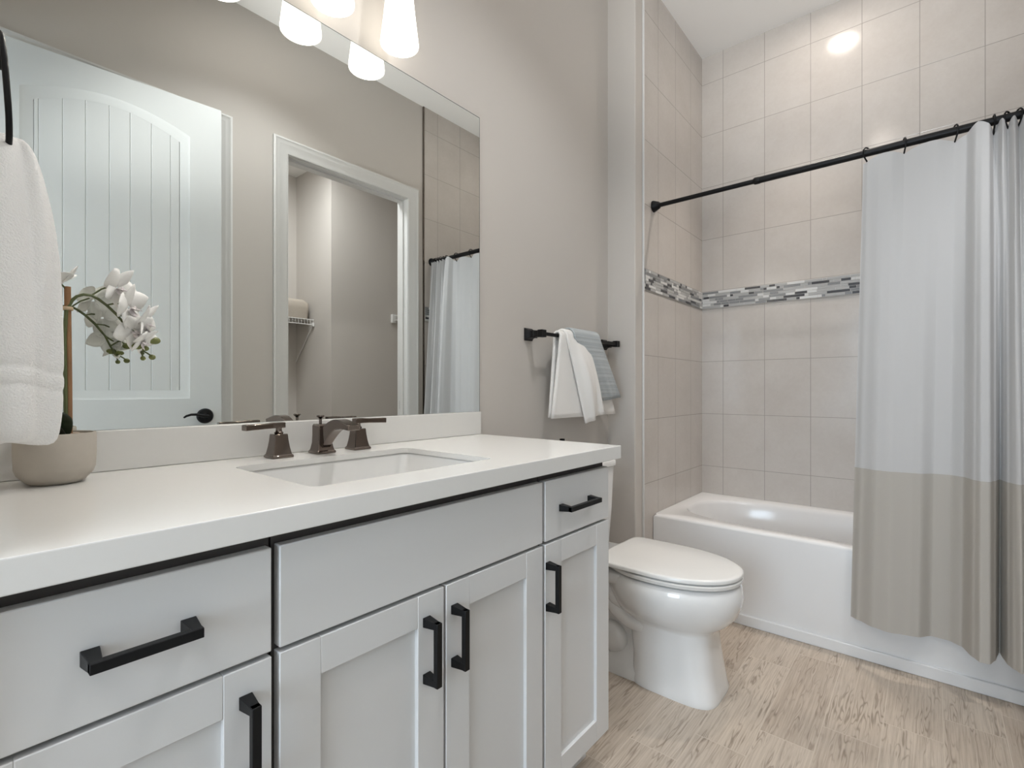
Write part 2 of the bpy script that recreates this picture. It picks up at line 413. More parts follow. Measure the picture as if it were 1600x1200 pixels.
# hall outside the entrance with its window
b = MB()
for y0, y1, z0, z1 in ((-1.85, -1.65, 0, ZC), (-.55, -.45, 0, ZC), (.65, 2.0, 0, ZC), (-1.65, -.55, 0, .60), (-1.65, -.55, 2.10, ZC), (-.45, .65, 0, .60), (-.45, .65, 2.10, ZC)):
    b.box(-2.45, -2.35, y0, y1, z0, z1)
b.box(-2.45, -.115, 1.9, 2.0, 0, ZC); b.box(-2.45, -.115, -1.85, -1.75, 0, ZC); b.box(-.215, -.115, YW+.1, 1.9, 0, ZC); b.box(-.115, -.005, -1.85, YO-.11, 0, ZC)
struct(b.build('wall_hall', 'ceil', smooth=False), 'pale walls of the room outside the entrance', 'wall')
for n_, y0, y1 in ((1, -1.65, -.55), (2, -.45, .65)):
    b = MB(); x0, x1, z0, z1 = -2.32, -2.29, .60, 2.10
    b.box(x0, x1, y0, y0+.05, z0, z1); b.box(x0, x1, y1-.05, y1, z0, z1); b.box(x0, x1, y0+.05, y1-.05, z0, z0+.05); b.box(x0, x1, y0+.05, y1-.05, z1-.05, z1)
    ym, zm = (y0+y1)/2, (z0+z1)/2
    b.box(x0, x1-.005, ym-.02, ym+.02, z0+.05, z1-.05); b.box(x0, x1-.005, y0+.05, ym-.02, zm-.02, zm+.02); b.box(x0, x1-.005, ym+.02, y1-.05, zm-.02, zm+.02)
    struct(b.build('window_%d' % n_, 'trim', smooth=False, bevel=.003), 'white four-pane window outside the entrance', 'window')
# baseboards
b = MB(); b.box(1.25, XW, YW-.014, YW, 0, .085); struct(b.build('baseboard_back', 'trim', bevel=.004), 'white baseboard behind the toilet', 'baseboard')
b = MB(); b.box(2.199, XW, YT+.008, YW-.014, 0, .085); struct(b.build('baseboard_wing', 'trim', bevel=.004), 'white baseboard on the wing wall', 'baseboard')
b = MB(); b.box(1.045, 1.245, YO, YO+.014, 0, .085); struct(b.build('baseboard_front', 'trim', bevel=.004), 'white baseboard between the two door casings', 'baseboard')

# moulded casings on the opposite wall
def casing(name, x0, x1, zt, w, depth_jamb, label):
    """moulded casing, outer edges x0..x1, top zt, face width w, with its jambs"""
    b = MB()
    prof = [(0, 0), (0, .017), (.010, .020), (.018, .016), (.030, .016), (.036, .013), (w-.012, .011), (w-.004, .009), (w, .006), (w, 0)]
    def loop(t):  # t 0..3 corner index
        r = []
        for d, h in prof:
            y = YO + h
            r.append([(x0+d, y, 0), (x0+d, y, zt-d), (x1-d, y, zt-d), (x1-d, y, 0)][t])
        return r
    b.loft([loop(0), loop(1), loop(2), loop(3)], True, True)
    jx0, jx1, jz = x0+w+.004, x1-w-.004, zt-w-.004
    b.box(jx0-.018, jx0, YO-depth_jamb, YO+.002, 0, jz); b.box(jx1, jx1+.018, YO-depth_jamb, YO+.002, 0, jz); b.box(jx0-.018, jx1+.018, YO-depth_jamb, YO+.002, jz, jz+.018)
    b.box(jx0, jx0+.010, YO-.075, YO-.04, 0, jz-.010); b.box(jx1-.010, jx1, YO-.075, YO-.04, 0, jz-.010); b.box(jx0, jx1, YO-.075, YO-.04, jz-.010, jz)
    return struct(b.build(name, 'trim', angle=30), label, 'door casing')
casing('trim_3', 1.249, 2.274, 2.497, .085, .112, 'white moulded casing around the closet opening')
casing('trim_4', .13, 1.036, 2.498, .085, .112, 'white moulded casing partly hidden by the open door')
b = MB(); b.box(2.1845, 2.186, -.435, -.405, .925, .985)
o = b.build('strike_plate', 'black', bevel=.0004); tag(o, 'small black strike plate on the closet door jamb', 'strike plate')
b = MB(); b.box(.232, .932, YO-.10, YO-.066, .006, 2.405)
struct(b.build('door_2', 'door', bevel=.002), 'closed white door in the casing behind the open door', 'door')

# closet beyond the opening
CZ = 2.87
b = MB()
b.box(.5, 2.03, -1.75, -1.65, 0, CZ); b.box(2.03, 2.9, -1.75, -1.09, 0, CZ); b.box(2.9, 3.0, -1.09, YO-.11, 0, CZ); b.box(.5, .6, -1.65, YO-.11, 0, CZ)
struct(b.build('wall_closet', 'paint', smooth=False), 'greige closet walls seen through the opening', 'wall')
b = MB(); b.box(.5, 3.0, -1.75, YO-.11, CZ, CZ+.05)
struct(b.build('ceiling_closet', 'ceil', smooth=False), 'white closet ceiling', 'ceiling')

# open entrance door leaf (arch-topped plank panel)
def door_leaf():
    hx, hy = .1424, -.3094; ang = math.radians(5.54); Wd = .80
    root = thing('door_1', (hx, hy, 0), 'open white arch-panel door folded back along the wall', 'door'); root['kind'] = 'structure'
    root.rotation_euler = (0, 0, ang)
    T = .035
    def S(s): return Wd + s      # s measured from the free edge (negative)
    def L(mb): # local coords: shift by root location, because build subtracts it
        return mb.xform(Matrix.Translation((hx, hy, 0)))
    b = MB()
    # front skin with a hole (panel outline, arched top), back, edges
    pl, pr, zb, zs, rise = S(-.705), S(-.131), 1.024, 2.265, .070
    n = 24
    outl = [(pl, zb), (pr, zb)] + [(pr+(pl-pr)*i/n, zs + rise*math.sin(PI*i/n)**.9 if 0 < i < n else zs) for i in range(n+1)]
    def inset(d):
        o_ = [(pl+d, zb+d), (pr-d, zb+d)]
        for i in range(n+1):
            x = (pr-d)+((pl+d)-(pr-d))*i/n
            o_.append((x, zs-d*.9 + (rise*math.sin(PI*i/n)**.9 if 0 < i < n else 0)))
        return o_
    rings = [(0, 0), (.005, .002), (.012, .0035), (.024, .006), (.036, .0085), (.040, .009)]
    loops = [[(x, T-dep, z) for x, z in inset(d)] for d, dep in rings]
    b.loft(loops, False, False)
    # planks with v-grooves inside
    d = .040; x0, x1 = pl+d, pr-d; npl = 8
    def top(x): 
        i = (pr-d-x)/((pr-d)-(pl+d)); return zs-d*.9+rise*max(0, math.sin(PI*min(max(i, 0), 1)))**.9
    gx = [x0] + [S(g) for g in (-.650, -.578, -.506, -.428, -.356, -.279, -.207)] + [x1]
    for a_, c_ in zip(gx[:-1], gx[1:]):
        pts = [a_, a_+.0025, (a_+c_)/2, c_-.0025, c_]; dep = [.0115, .009, .009, .009, .0115]
        b.grid([[(x, T-q, zb+d) for x, q in zip(pts, dep)], [(x, T-q, top(x)) for x, q in zip(pts, dep)]])
    # stiles and rails around the upper panel
    zt = 2.44
    b.quad((0, T, .006), (pl, T, .006), (pl, T, zt), (0, T, zt)); b.quad((pr, T, .006), (Wd, T, .006), (Wd, T, zt), (pr, T, zt))
    tops = outl[2:]
    for p, q in zip(tops[:-1], tops[1:]):
        b.quad((p[0], T, p[1]), (q[0], T, q[1]), (q[0], T, zt), (p[0], T, zt))
    # lower panel
    lz0, lz1 = .22, .82
    b.quad((pl, T, lz1), (pr, T, lz1), (pr, T, zb), (pl, T, zb)); b.quad((pl, T, .006), (pr, T, .006), (pr, T, lz0), (pl, T, lz0))
    lo = [[(pl+q, T-e, lz0+q), (pr-q, T-e, lz0+q), (pr-q, T-e, lz1-q), (pl+q, T-e, lz1-q)] for q, e in rings]
    b.loft(lo, False, True)
    b.quad((0, 0, .006), (Wd, 0, .006), (Wd, 0, zt), (0, 0, zt)); b.quad((Wd, 0, .006), (Wd, T, .006), (Wd, T, zt), (Wd, 0, zt))
    b.quad((0, 0, .006), (0, T, .006), (0, T, zt), (0, 0, zt)); b.quad((0, 0, zt), (Wd, 0, zt), (Wd, T, zt), (0, T, zt)); b.quad((0, 0, .006), (Wd, 0, .006), (Wd, T, .006), (0, T, .006))
    L(b).build('door_panel', 'door', root, angle=25)
    b = MB(); cx, cz = S(-.070), .940
    b.lathe([(.0, T-.001), (.036, T-.001), (.036, T+.004), (.031, T+.010), (.013, T+.013), (.013, T+.040), (0, T+.040)], (cx, 0, cz), 32, axis='Y')
    h = L(b).build('door_handle', 'black', root)
    b = MB()
    pts = [(cx+.006, T+.042, cz), (cx-.02, T+.045, cz+.003), (cx-.045, T+.046, cz+.010), (cx-.066, T+.046, cz+.010), (cx-.085, T+.045, cz+.004), (cx-.095, T+.043, cz-.004)]
    b.tube(pts, [.0085, .0075, .006, .0055, .005, .004], 10)
    L(b).build('lever', 'black', h)
    b = MB(); b.box(Wd-.0005, Wd+.0012, .004, T-.004, .90, .96); L(b).build('latch_plate', 'chrome', root)
door_leaf()

# closet shelves
def wire_shelf(name, pts, label):
    pass
r = thing('wire_shelf', (1.9, -1.65, 1.62), 'white wire shelf on the closet back wall carrying a cloth bin', 'shelf')
b = MB()
for y, z in ((-1.645, 1.63), (-1.55, 1.63), (-1.45, 1.63), (-1.355, 1.63), (-1.352, 1.59)):
    b.tube([(.62, y, z), (2.028, y, z)], .0032, 6)
for i in range(57):
    x = .64+i*.0247; b.tube([(x, -1.648, 1.634), (x, -1.355, 1.634), (x, -1.352, 1.59)], .0016, 5)
b.build('shelf_deck', 'wire', r)
b = MB(); b.tube([(2.022, -1.356, 1.59), (2.022, -1.644, 1.30)], .004, 6); b.build('brace', 'wire', r)
b = MB(); b.box(2.012, 2.029, -1.372, -1.345, 1.575, 1.605); b.build('end_bracket', 'wire', r, bevel=.002)
r = thing('wire_shelf', (2.75, -.8, 1.65), 'white wire shelf end beside the right closet jamb', 'shelf')
b = MB()
for x in (2.605, 2.70, 2.80, 2.895): b.tube([(x, -1.085, 1.70), (x, -.48, 1.70)], .0032, 6)
b.tube([(2.602, -1.085, 1.66), (2.602, -.48, 1.66)], .0032, 6)
for i in range(24):
    y = -1.08+i*.0255; b.tube([(2.897, y, 1.704), (2.605, y, 1.704), (2.602, y, 1.66)], .0016, 5)
b.build('shelf_deck', 'wire', r)
b = MB(); b.box(2.585, 2.625, -1.089, -1.06, 1.64, 1.715); b.build('end_bracket', 'wire', r, bevel=.003)
# bin
b = MB()
def rrect(x0, x1, y0, y1, z, rad, n=5):
    l = []
    for cx, cy, a0 in ((x1-rad, y1-rad, 0), (x0+rad, y1-rad, 90), (x0+rad, y0+rad, 180), (x1-rad, y0+rad, 270)):
        for i in range(n+1):
            a = math.radians(a0+90*i/n); l.append((cx+rad*math.cos(a), cy+rad*math.sin(a), z))
    return l
b.loft([rrect(1.72, 2.0, -1.63, -1.38, 1.637, .03), rrect(1.712, 2.006, -1.636, -1.374, 1.72, .032), rrect(1.715, 2.004, -1.633, -1.377, 1.765, .034), rrect(1.74, 1.985, -1.61, -1.40, 1.79, .05), rrect(1.80, 1.93, -1.56, -1.45, 1.796, .05)])
o = b.build('storage_bin', 'bin', angle=60); recenter(o, (1.86, -1.5, 1.637)); tag(o, 'taupe soft cloth bin on the wire closet shelf', 'storage bin')

# ------------------------------------------------------------------ mosaic bands on the tile
def mosaic(name, axis, fixed, a0, a1, sgn, seed, label):
    rnd = random.Random(seed); b = MB(); zb, zt = 1.5645, 1.6665
    rows = 7; rh = (zt-zb)/rows
    b.cur = 0
    if axis == 'Y': b.box(fixed-.004*1, fixed, a0, a1, zb, zt)
    else: b.box(a0, a1, fixed, fixed+sgn*.004, zb, zt)
    last = None
    for k in range(rows):
        z0, z1 = zb+k*rh+.0011, zb+(k+1)*rh-.0011
        u = a0 - rnd.random()*.06
        while u < a1:
            L = rnd.choice((.018, .032, .045, .06, .085, .105))
            u0, u1 = max(u, a0), min(u+L-.002, a1)
            u += L
            if u1-u0 < .003: continue
            b.cur = rnd.choices((1, 2, 3, 4), (20, 30, 29, 21))[0]
            if b.cur == last and b.cur == 4: b.cur = 2
            last = b.cur
            if axis == 'Y': b.box(fixed-.0055, fixed-.001, u0, u1, z0, z1)
            else: b.box(u0, u1, fixed+sgn*.001, fixed+sgn*.0055, z0, z1)
    return struct(b.build(name, ['grout', 'mos_white', 'mos_light', 'mos_mid', 'mos_dark'], smooth=False), label, 'tile trim')
mosaic('trim_5', 'Y', XK, YO+.009, YT, 1, 3, 'grey and white glass mosaic strip on the long wall')
mosaic('trim_6', 'X', YT, 2.300, XK-.006, -1, 11, 'grey and white glass mosaic strip on the end wall')
mosaic('trim_7', 'X', YO+.008, 2.336, XK-.006, 1, 19, 'grey and white glass mosaic strip behind the curtain end')

# ------------------------------------------------------------------ vanity
ZT, ZB, YC, XE = .9096, .8729, .6695, 1.273
def pull(parent, p0, p1, y_face, name='handle'):
    """square bar pull between p0 and p1 (x,z) standing off a face at y_face"""
    b = MB(); (x0, z0), (x1, z1) = p0, p1; W2 = .0058; ybar = y_face-.031
    horiz = abs(x1-x0) > abs(z1-z0)
    if horiz:
        b.box(x0, x1, ybar-W2*.9, ybar+W2*.9, z0-W2, z0+W2)
        ends = ((x0+.006, z0), (x1-.006, z0))
    else:
        b.box(x0-W2, x0+W2, ybar-W2*.9, ybar+W2*.9, z0, z1)
        ends = ((x0, z0+.006), (x0, z1-.006))
    for x, z in ends:
        l = [[(x+sx*w, yy, z+sz*w) for sx, sz in ((-1,-1),(1,-1),(1,1),(-1,1))] for yy, w in ((y_face, .0085), (y_face-.006, .008), (ybar+.004, .0060), (ybar-.004, .0060))]
        b.loft(l)
    return b.build(name, 'black', parent, bevel=.0008)
YF = .69
def shaker(parent, x0, x1, z0, z1, st=.061, rail=.056):
    b = MB(); y0, y1 = YF, YF+.019
    b.box(x0, x0+st, y0, y1, z0, z1); b.box(x1-st, x1, y0, y1, z0, z1)
    b.box(x0+st, x1-st, y0+.0002, y1, z1-rail, z1); b.box(x0+st, x1-st, y0+.0002, y1, z0, z0+rail)
    o = b.build('door', 'cab', parent, bevel=.0012)
    q = MB(); q.box(x0+st-.002, x1-st+.002, y0+.0085, y1-.002, z0+rail-.002, z1-rail+.002)
    q.build('door_inset', 'cab', o)
    return o
def slab(parent, x0, x1, z0, z1, name):
    b = MB(); b.box(x0, x1, YF, YF+.019, z0, z1); return b.build(name, 'cab', parent, bevel=.0018)
def carcass(parent, x0, x1):
    b = MB()
    yb, yf = YW-.004, YF+.0195
    b.box(x0, x0+.016, yf+.0185, yb, .105, ZB); b.box(x1-.016, x1, yf+.0185, yb, .105, ZB)
    b.box(x0+.016, x1-.016, yf, yb, .105, .121); b.box(x0+.016, x1-.016, yb-.01, yb, .121, ZB)
    b.build('carcass', 'cab', parent)
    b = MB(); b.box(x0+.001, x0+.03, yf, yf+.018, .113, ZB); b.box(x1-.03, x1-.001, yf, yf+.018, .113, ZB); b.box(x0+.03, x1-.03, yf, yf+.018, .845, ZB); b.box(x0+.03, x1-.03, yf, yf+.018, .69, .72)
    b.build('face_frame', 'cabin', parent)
    b = MB(); b.box(x0, x1, YF+.075, YF+.09, .0, .105); b.build('toe_kick', 'cab', parent)
c = thing('vanity_cabinet', (.15, .95, 0), 'grey vanity cabinet under the orchid with one drawer over a door', 'cabinet', 'vanity cabinets')
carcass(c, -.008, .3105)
d = slab(c, -.006, .3055, .7095, .852, 'drawer'); pull(d, (.107, .7825), (.2115, .7825), YF)
d = shaker(c, -.006, .3055, .113, .7025); pull(d, (.2715, .55), (.2715, .664), YF)
c = thing('vanity_cabinet', (.62, .95, 0), 'grey vanity cabinet under the sink with two doors and a wide false front', 'cabinet', 'vanity cabinets')
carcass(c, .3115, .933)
slab(c, .3165, .9275, .7095, .852, 'false_front')
d = shaker(c, .3165, .6205, .113, .7025); pull(d, (.5785, .5465), (.5785, .659), YF)
d = shaker(c, .6265, .9275, .113, .7025); pull(d, (.6465, .5475), (.6465, .659), YF)
c = thing('vanity_cabinet', (1.09, .95, 0), 'narrow grey vanity cabinet next to the toilet with drawer and door', 'cabinet', 'vanity cabinets')
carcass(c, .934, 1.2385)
d = slab(c, .938, 1.238, .7095, .852, 'drawer'); pull(d, (.996, .780), (1.139, .780), YF)
d = shaker(c, .938, 1.238, .113, .7025, st=.066); pull(d, (.947, .5495), (.947, .659), YF)

# worktop with rounded rectangular sink cut-out
SX0, SX1, SY0, SY1 = .405, .845, .768, 1.093
b = MB()
hole = rrect(SX0, SX1, SY0, SY1, 0, .022, 6)
def ray_rect(p, x0, x1, y0, y1):
    cx, cy = (SX0+SX1)/2, (SY0+SY1)/2; dx, dy = p[0]-cx, p[1]-cy
    t = min([(((x1 if dx > 0 else x0)-cx)/dx) if abs(dx) > 1e-9 else 1e9, (((y1 if dy > 0 else y0)-cy)/dy) if abs(dy) > 1e-9 else 1e9])
    return (cx+dx*t, cy+dy*t)
X0 = -.011
outer = [ray_rect(p, X0, XE, YC, YW-.004) for p in hole]
# snap to the outer corners so they stay square
for cxy in ((X0, YC), (XE, YC), (XE, YW-.004), (X0, YW-.004)):
    k = min(range(len(outer)), key=lambda i: (outer[i][0]-cxy[0])**2+(outer[i][1]-cxy[1])**2); outer[k] = cxy
for z, in ((ZT,), (ZB,)):
    pass
lt = [(p[0], p[1], ZT) for p in outer]; lb = [(p[0], p[1], ZB) for p in outer]
ht = [(p[0], p[1], ZT) for p in hole]; hb = [(p[0], p[1], ZB) for p in hole]
ZS = ZT-.0135
ins = [ray_rect(p, X0+.03, XE-.03, YC+.03, YW-.03) for p in hole]
for cxy in ((X0+.03, YC+.03), (XE-.03, YC+.03), (XE-.03, YW-.03), (X0+.03, YW-.03)):
    k = min(range(len(ins)), key=lambda i: (ins[i][0]-cxy[0])**2+(ins[i][1]-cxy[1])**2); ins[k] = cxy
hb = [(p[0], p[1], ZS) for p in hole]
b.loft([ht, lt, lb, [(p[0], p[1], ZB) for p in ins], [(p[0], p[1], ZS) for p in ins], hb, ht], False, False)
o = b.build('countertop', 'quartz', smooth=False, bevel=.0018, seg=2); recenter(o, (.63, .95, ZB)); tag(o, 'white quartz vanity top with a rectangular sink cut-out', 'countertop')
b = MB(); b.box(X0, XE, 1.2188, YW-.002, ZT+.0004, .9892)
o = b.build('backsplash', 'quartz', bevel=.0018); recenter(o, (.63, 1.228, ZT)); tag(o, 'low white quartz strip standing along the wall under the mirror', 'backsplash')
# undermount basin
b = MB()
def sinkloop(d, z, rad): return rrect(SX0-.004+d, SX1+.004-d, SY0-.004+d, SY1+.004-d, z, rad, 6)
def sl2(dx, dy, z, rad): return rrect(SX0-.004+dx, SX1+.004-dx, SY0-.004+dy, SY1+.004-dy, z, rad, 6)
ZR_ = ZS-.0008
b.loft([sl2(-.022, -.022, ZR_, .04), sl2(0, 0, ZR_, .026), sl2(.002, .002, ZR_-.006, .026), sl2(.022, .010, ZR_-.09, .03), sl2(.032, .016, ZR_-.118, .035), sl2(.055, .035, ZR_-.136, .04), sl2(.10, .07, ZR_-.143, .04), sl2(.19, .14, ZR_-.147, .02)], False, True)
b.loft([sl2(-.022, -.022, ZR_, .04), sl2(-.022, -.022, ZR_-.02, .04), sl2(-.0, -.0, ZR_-.10, .03), sl2(.04, .02, ZR_-.148, .03), sl2(.1, .08, ZR_-.158, .03)], False, True)
r = thing('sink', (.625, .93, .735), 'white rectangular undermount basin set below the countertop opening', 'sink')
b.build('basin', 'china', r, angle=85)
b = MB(); b.lathe([(0, 0), (.021, 0), (.023, .002), (.016, .003), (.015, .001), (0, .001)], (.625, .93, ZR_-.1468), 24); b.build('drain', 'bronze', r)

# faucet
def sq_loops(cx, cy, prof):
    return [[(cx+sx*w, cy+sy*w, z) for sx, sy in ((-1,-1),(1,-1),(1,1),(-1,1))] for w, z in prof]
def faucet_handle(cx, cy, sgn, label):
    r = thing('sink_tap', (cx, cy, ZT), label, 'tap', 'sink taps')
    b = MB(); z = ZT+.0004
    b.loft(sq_loops(cx, cy, [(.0245, z), (.0245, z+.005), (.0215, z+.008), (.0205, z+.012), (.0180, z+.025), (.0160, z+.040), (.0150, z+.052), (.0145, z+.055)]))
    b.build('handle_base', 'bronze', r, bevel=.0012, angle=25)
    b = MB(); b.lathe([(.0, 0), (.009, 0), (.0105, .003), (.0075, .006), (.0065, .012), (.008, .015), (0, .015)], (cx, cy, z+.055), 20); b.build('neck', 'bronze', r)
    b = MB(); zz = z+.0745
    b.bar([(cx-sgn*.012, cy, zz+.001), (cx+sgn*.014, cy, zz+.001), (cx+sgn*.03, cy-.002, zz), (cx+sgn*.080, cy-.006, zz-.001)], [.020, .020, .018, .021], [.013, .013, .0115, .0135])
    b.build('lever', 'bronze', r, bevel=.0015)
FY = 1.165
faucet_handle(.532, FY, -1, 'dark nickel tap handle at left of the spout, lever pointing left')
faucet_handle(.742, FY, 1, 'dark nickel tap handle at right of the spout, lever pointing right')
r = thing('faucet_spout', (.640, FY, ZT), 'dark nickel arched spout between the two tap handles', 'faucet')
b = MB(); z = ZT+.0004; cx = .640
b.loft(sq_loops(cx, FY, [(.0245, z), (.0245, z+.005), (.0215, z+.008), (.0200, z+.014), (.0180, z+.026), (.0172, z+.045), (.0172, z+.068), (.0150, z+.073)]))
b.build('spout_base', 'bronze', r, bevel=.0012, angle=25)
b = MB()
pts, ws, hs = [], [], []
for i in range(15):
    t = i/14; y = FY-.006-.140*t; zc = z+.030+.046*math.sin(PI*.5*min(1, t/.62))-.007*max(0, (t-.62)/.38)**1.5
    pts.append((cx, y, zc)); ws.append(.022+.010*t); hs.append(.030*(1-t)**1.1+.012)
b.bar(pts, ws, hs); b.build('spout_arm', 'bronze', r, bevel=.002, angle=30)
b = MB(); b.lathe([(.0, 0), (.0035, 0), (.0035, .012), (.006, .014), (.0095, .017), (.0095, .020), (.008, .021), (0, .021)], (cx, FY+.008, z+.073), 20); b.build('lift_rod', 'bronze', r)

# mirror
r = thing('mirror', (.63, 1.236, .99), 'large frameless wall mirror above the vanity top', 'mirror')
b = MB(); b.quad((X0+.002, 1.2338, .9898), (1.279, 1.2338, .9898), (1.279, 1.2338, 2.041), (X0+.002, 1.2338, 2.041)); b.build('mirror_glass', 'mirror', r, smooth=False)
b = MB(); b.box(X0+.001, 1.2808, 1.2339, YW-.0005, .9894, 2.0434); b.build('mirror_back', 'medge', r, smooth=False)

# ------------------------------------------------------------------ vanity light
r = thing('vanity_light', (.663, YW, 2.27), 'three-shade wall light glowing above the mirror', 'wall light')
b = MB(); b.box(.543, .783, YW-.022, YW-.0005, 2.225, 2.335); b.build('backplate', 'black', r, bevel=.006)
b = MB(); b.box(.41, .916, YW-.052, YW-.030, 2.272, 2.288); b.box(.64, .686, YW-.032, YW-.02, 2.268, 2.292); b.build('crossbar', 'black', r, bevel=.002)
for x in (.455, .661, .868):
    b = MB(); yc = 1.152; b.tube([(x, YW-.045, 2.285), (x, YW-.055, 2.30), (x, yc+.01, 2.305), (x, yc, 2.295), (x, yc, 2.27)], .007, 10); b.lathe([(0, .05), (.012, .05), (.030, .035), (.034, 0), (.0, 0)], (x, yc, 2.248), 24)
    b.build('arm', 'black', r)
    b = MB()
    b.lathe([(.033, .205), (.0375, .15), (.0435, .09), (.0500, .035), (.0535, .006), (.0530, 0), (.0490, -.0015), (.0475, .006), (.0440, .035), (.038, .09), (.033, .15), (.029, .203)], (x, yc, 2.047), 40, cap0=False, cap1=False)
    s = b.build('shade', 'shade', r, angle=60)
    b = MB(); b.sphere((x, yc, 2.125), .026, .026, .034); b.build('bulb', 'shade', s)

# recessed downlight over the tub
r = thing('recessed_light', (2.73, .39, ZC), 'round recessed downlight in the ceiling over the tub', 'ceiling light')
b = MB(); b.lathe([(.092, 0), (.092, -.004), (.070, -.008), (.066, -.002), (.066, -.0005)], (2.73, .39, ZC), 40, cap0=False, cap1=False); b.build('trim_ring', 'trim', r)
b = MB(); b.lathe([(.0, -.001), (.066, -.001), (.066, -.003), (0, -.003)], (2.73, .39, ZC), 40); b.build('lens', 'lens', r)
r = thing('recessed_light', (1.15, .30, ZC), 'round unseen downlight added as fill over the middle of the room', 'ceiling light')  # unseen fixture, put in to carry the added room fill
b = MB(); b.lathe([(.092, 0), (.092, -.004), (.070, -.008), (.066, -.002), (.066, -.0005)], (1.15, .30, ZC), 40, cap0=False, cap1=False); b.build('trim_ring', 'trim', r)
b = MB(); b.lathe([(.0, -.001), (.066, -.001), (.066, -.003), (0, -.003)], (1.15, .30, ZC), 40); b.build('lens', 'lens', r)

# ------------------------------------------------------------------ orchid
PX, PY = .1425, 1.142
r = thing('potted_orchid', (PX, PY, ZT), 'white orchid in a round concrete pot on the countertop', 'potted plant')
b = MB()
b.lathe([(0, 0), (.033, 0), (.038, .003), (.049, .016), (.0525, .026), (.0535, .050), (.0535, .083), (.0525, .0850), (.0495, .0850), (.0485, .081), (.048, .066)], (PX, PY, ZT+.0004), 48, cap1=False)
b.build('pot', 'concrete', r, angle=60)
b = MB(); b.lathe([(0, .074), (.028, .075), (.0487, .071), (.0487, .060), (0, .060)], (PX, PY, ZT), 32); sl = b.build('soil', 'soil', r); 
b = MB()
rn = random.Random(4)
for i in range(46):
    a = rn.random()*2*PI; q = .043*math.sqrt(rn.random()); s_ = .004+.005*rn.random()
    b.sphere((PX+q*math.cos(a), PY+q*math.sin(a), ZT+.076+.003*rn.random()), s_*1.3, s_, s_*.8, 8, 6)
o = b.build('pebbles', 'pebble', r); o['kind'] = 'stuff'
b = MB(); b.tube([(.159, 1.142, ZT+.062), (.1585, 1.141, 1.08), (.157, 1.140, 1.247)], [.0053, .0050, .0046], 10); b.build('stake', 'bamboo', r)
b = MB(); b.tube([(.1545, 1.136, ZT+.065), (.1535, 1.135, 1.06), (.1525, 1.136, 1.16), (.155, 1.137, 1.205), (.162, 1.139, 1.223), (.169, 1.14, 1.232), (.178, 1.14, 1.2365), (.189, 1.14, 1.2365), (.199, 1.14, 1.231), (.210, 1.14, 1.222), (.226, 1.14, 1.205), (.242, 1.14, 1.182), (.251, 1.14, 1.161), (.260, 1.14, 1.143), (.266, 1.14, 1.136)], [.0030]*5+[.0024]*6+[.0019]*4, 8)
for p in (((.189, 1.14, 1.2365), (.203, 1.140, 1.250), (.217, 1.138, 1.258)), ((.210, 1.14, 1.222), (.221, 1.136, 1.226), (.231, 1.132, 1.226)), ((.226, 1.14, 1.205), (.242, 1.137, 1.205), (.254, 1.134, 1.200)),
          ((.251, 1.14, 1.161), (.266, 1.139, 1.173), (.279, 1.139, 1.166)), ((.260, 1.14, 1.143), (.270, 1.14, 1.139), (.278, 1.14, 1.133)), ((.260, 1.14, 1.143), (.263, 1.139, 1.135), (.264, 1.138, 1.130)), ((.242, 1.14, 1.182), (.252, 1.133, 1.176), (.258, 1.13, 1.172)),
          ((.157, 1.140, 1.235), (.153, 1.139, 1.245), (.148, 1.137, 1.250))):
    b.tube(p, .0015, 7)
b.build('stem', 'stem', r)
b = MB(); b.lathe([(.0068, -.003), (.0072, 0), (.0068, .003)], (.157, 1.139, 1.209), 14, cap0=False, cap1=False); b.build('tie', 'tape', r, solid=.001)
for c_, rx, rz in (((.282, 1.139, 1.163), .0105, .0072), ((.279, 1.14, 1.131), .0058, .0052), ((.264, 1.138, 1.128), .0045, .0045), ((.267, 1.141, 1.147), .0075, .0052), ((.254, 1.133, 1.150), .009, .006)):
    b = MB(); b.sphere(c_, rx, rx*.75, rz, 14, 10); b.build('bud', 'bud', r)
def petal(b, c, tip, width, cup, side_hint, n=7):
    c, tip = Vector(c), Vector(tip); ax = tip-c; L = ax.length; t = ax.normalized()
    sd = t.cross(Vector(side_hint)).normalized(); nm = sd.cross(t)
    rows = []
    for k in range(n+1):
        u = k/n; w = width*max(.04, math.sin(PI*min(1, u**.75*.97+.02)))**.8; bend = nm*(cup*L*math.sin(PI*u*.9)) 
        rows.append([c+t*(L*u)+bend+sd*(w*q)-nm*(abs(q)**2*w*.35) for q in (-1, -.5, 0, .5, 1)])
    b.grid(rows)
def flower(c, face, size, roll, name='flower'):
    """five petals and a lip round centre c, looking along `face`"""
    c = Vector(c); f = Vector(face).normalized(); up = Vector((0,0,1)); rt = f.cross(up).normalized(); up = rt.cross(f)
    b = MB()
    for a, ln, w in ((90, 1.0, .30), (20, 1.02, .46), (160, 1.02, .46), (-55, .95, .27), (-125, .95, .27)):
        th = math.radians(a+roll); d = rt*math.cos(th)+up*math.sin(th)
        petal(b, c+d*size*.06, c+d*size*ln*.92+f*size*.18, size*w, .05, f)
    o = b.build('flower', 'petal', r, solid=.0006)
    b = MB()
    th = math.radians(-90+roll); d = rt*math.cos(th)+up*math.sin(th)
    petal(b, c+f*size*.08, c+f*size*.42+d*size*.32, size*.16, -.12, f)
    for sg in (-1, 1): petal(b, c+f*size*.08, c+f*size*.34+d*size*.05+rt*sg*size*.22, size*.12, .1, up)
    b.sphere(c+f*size*.2, size*.06, size*.06, size*.09, 8, 6)
    b.build('lip', 'lip', o, solid=.0006)
flower((.224, 1.133, 1.254), (.62, -.62, -.20), .047, 24)
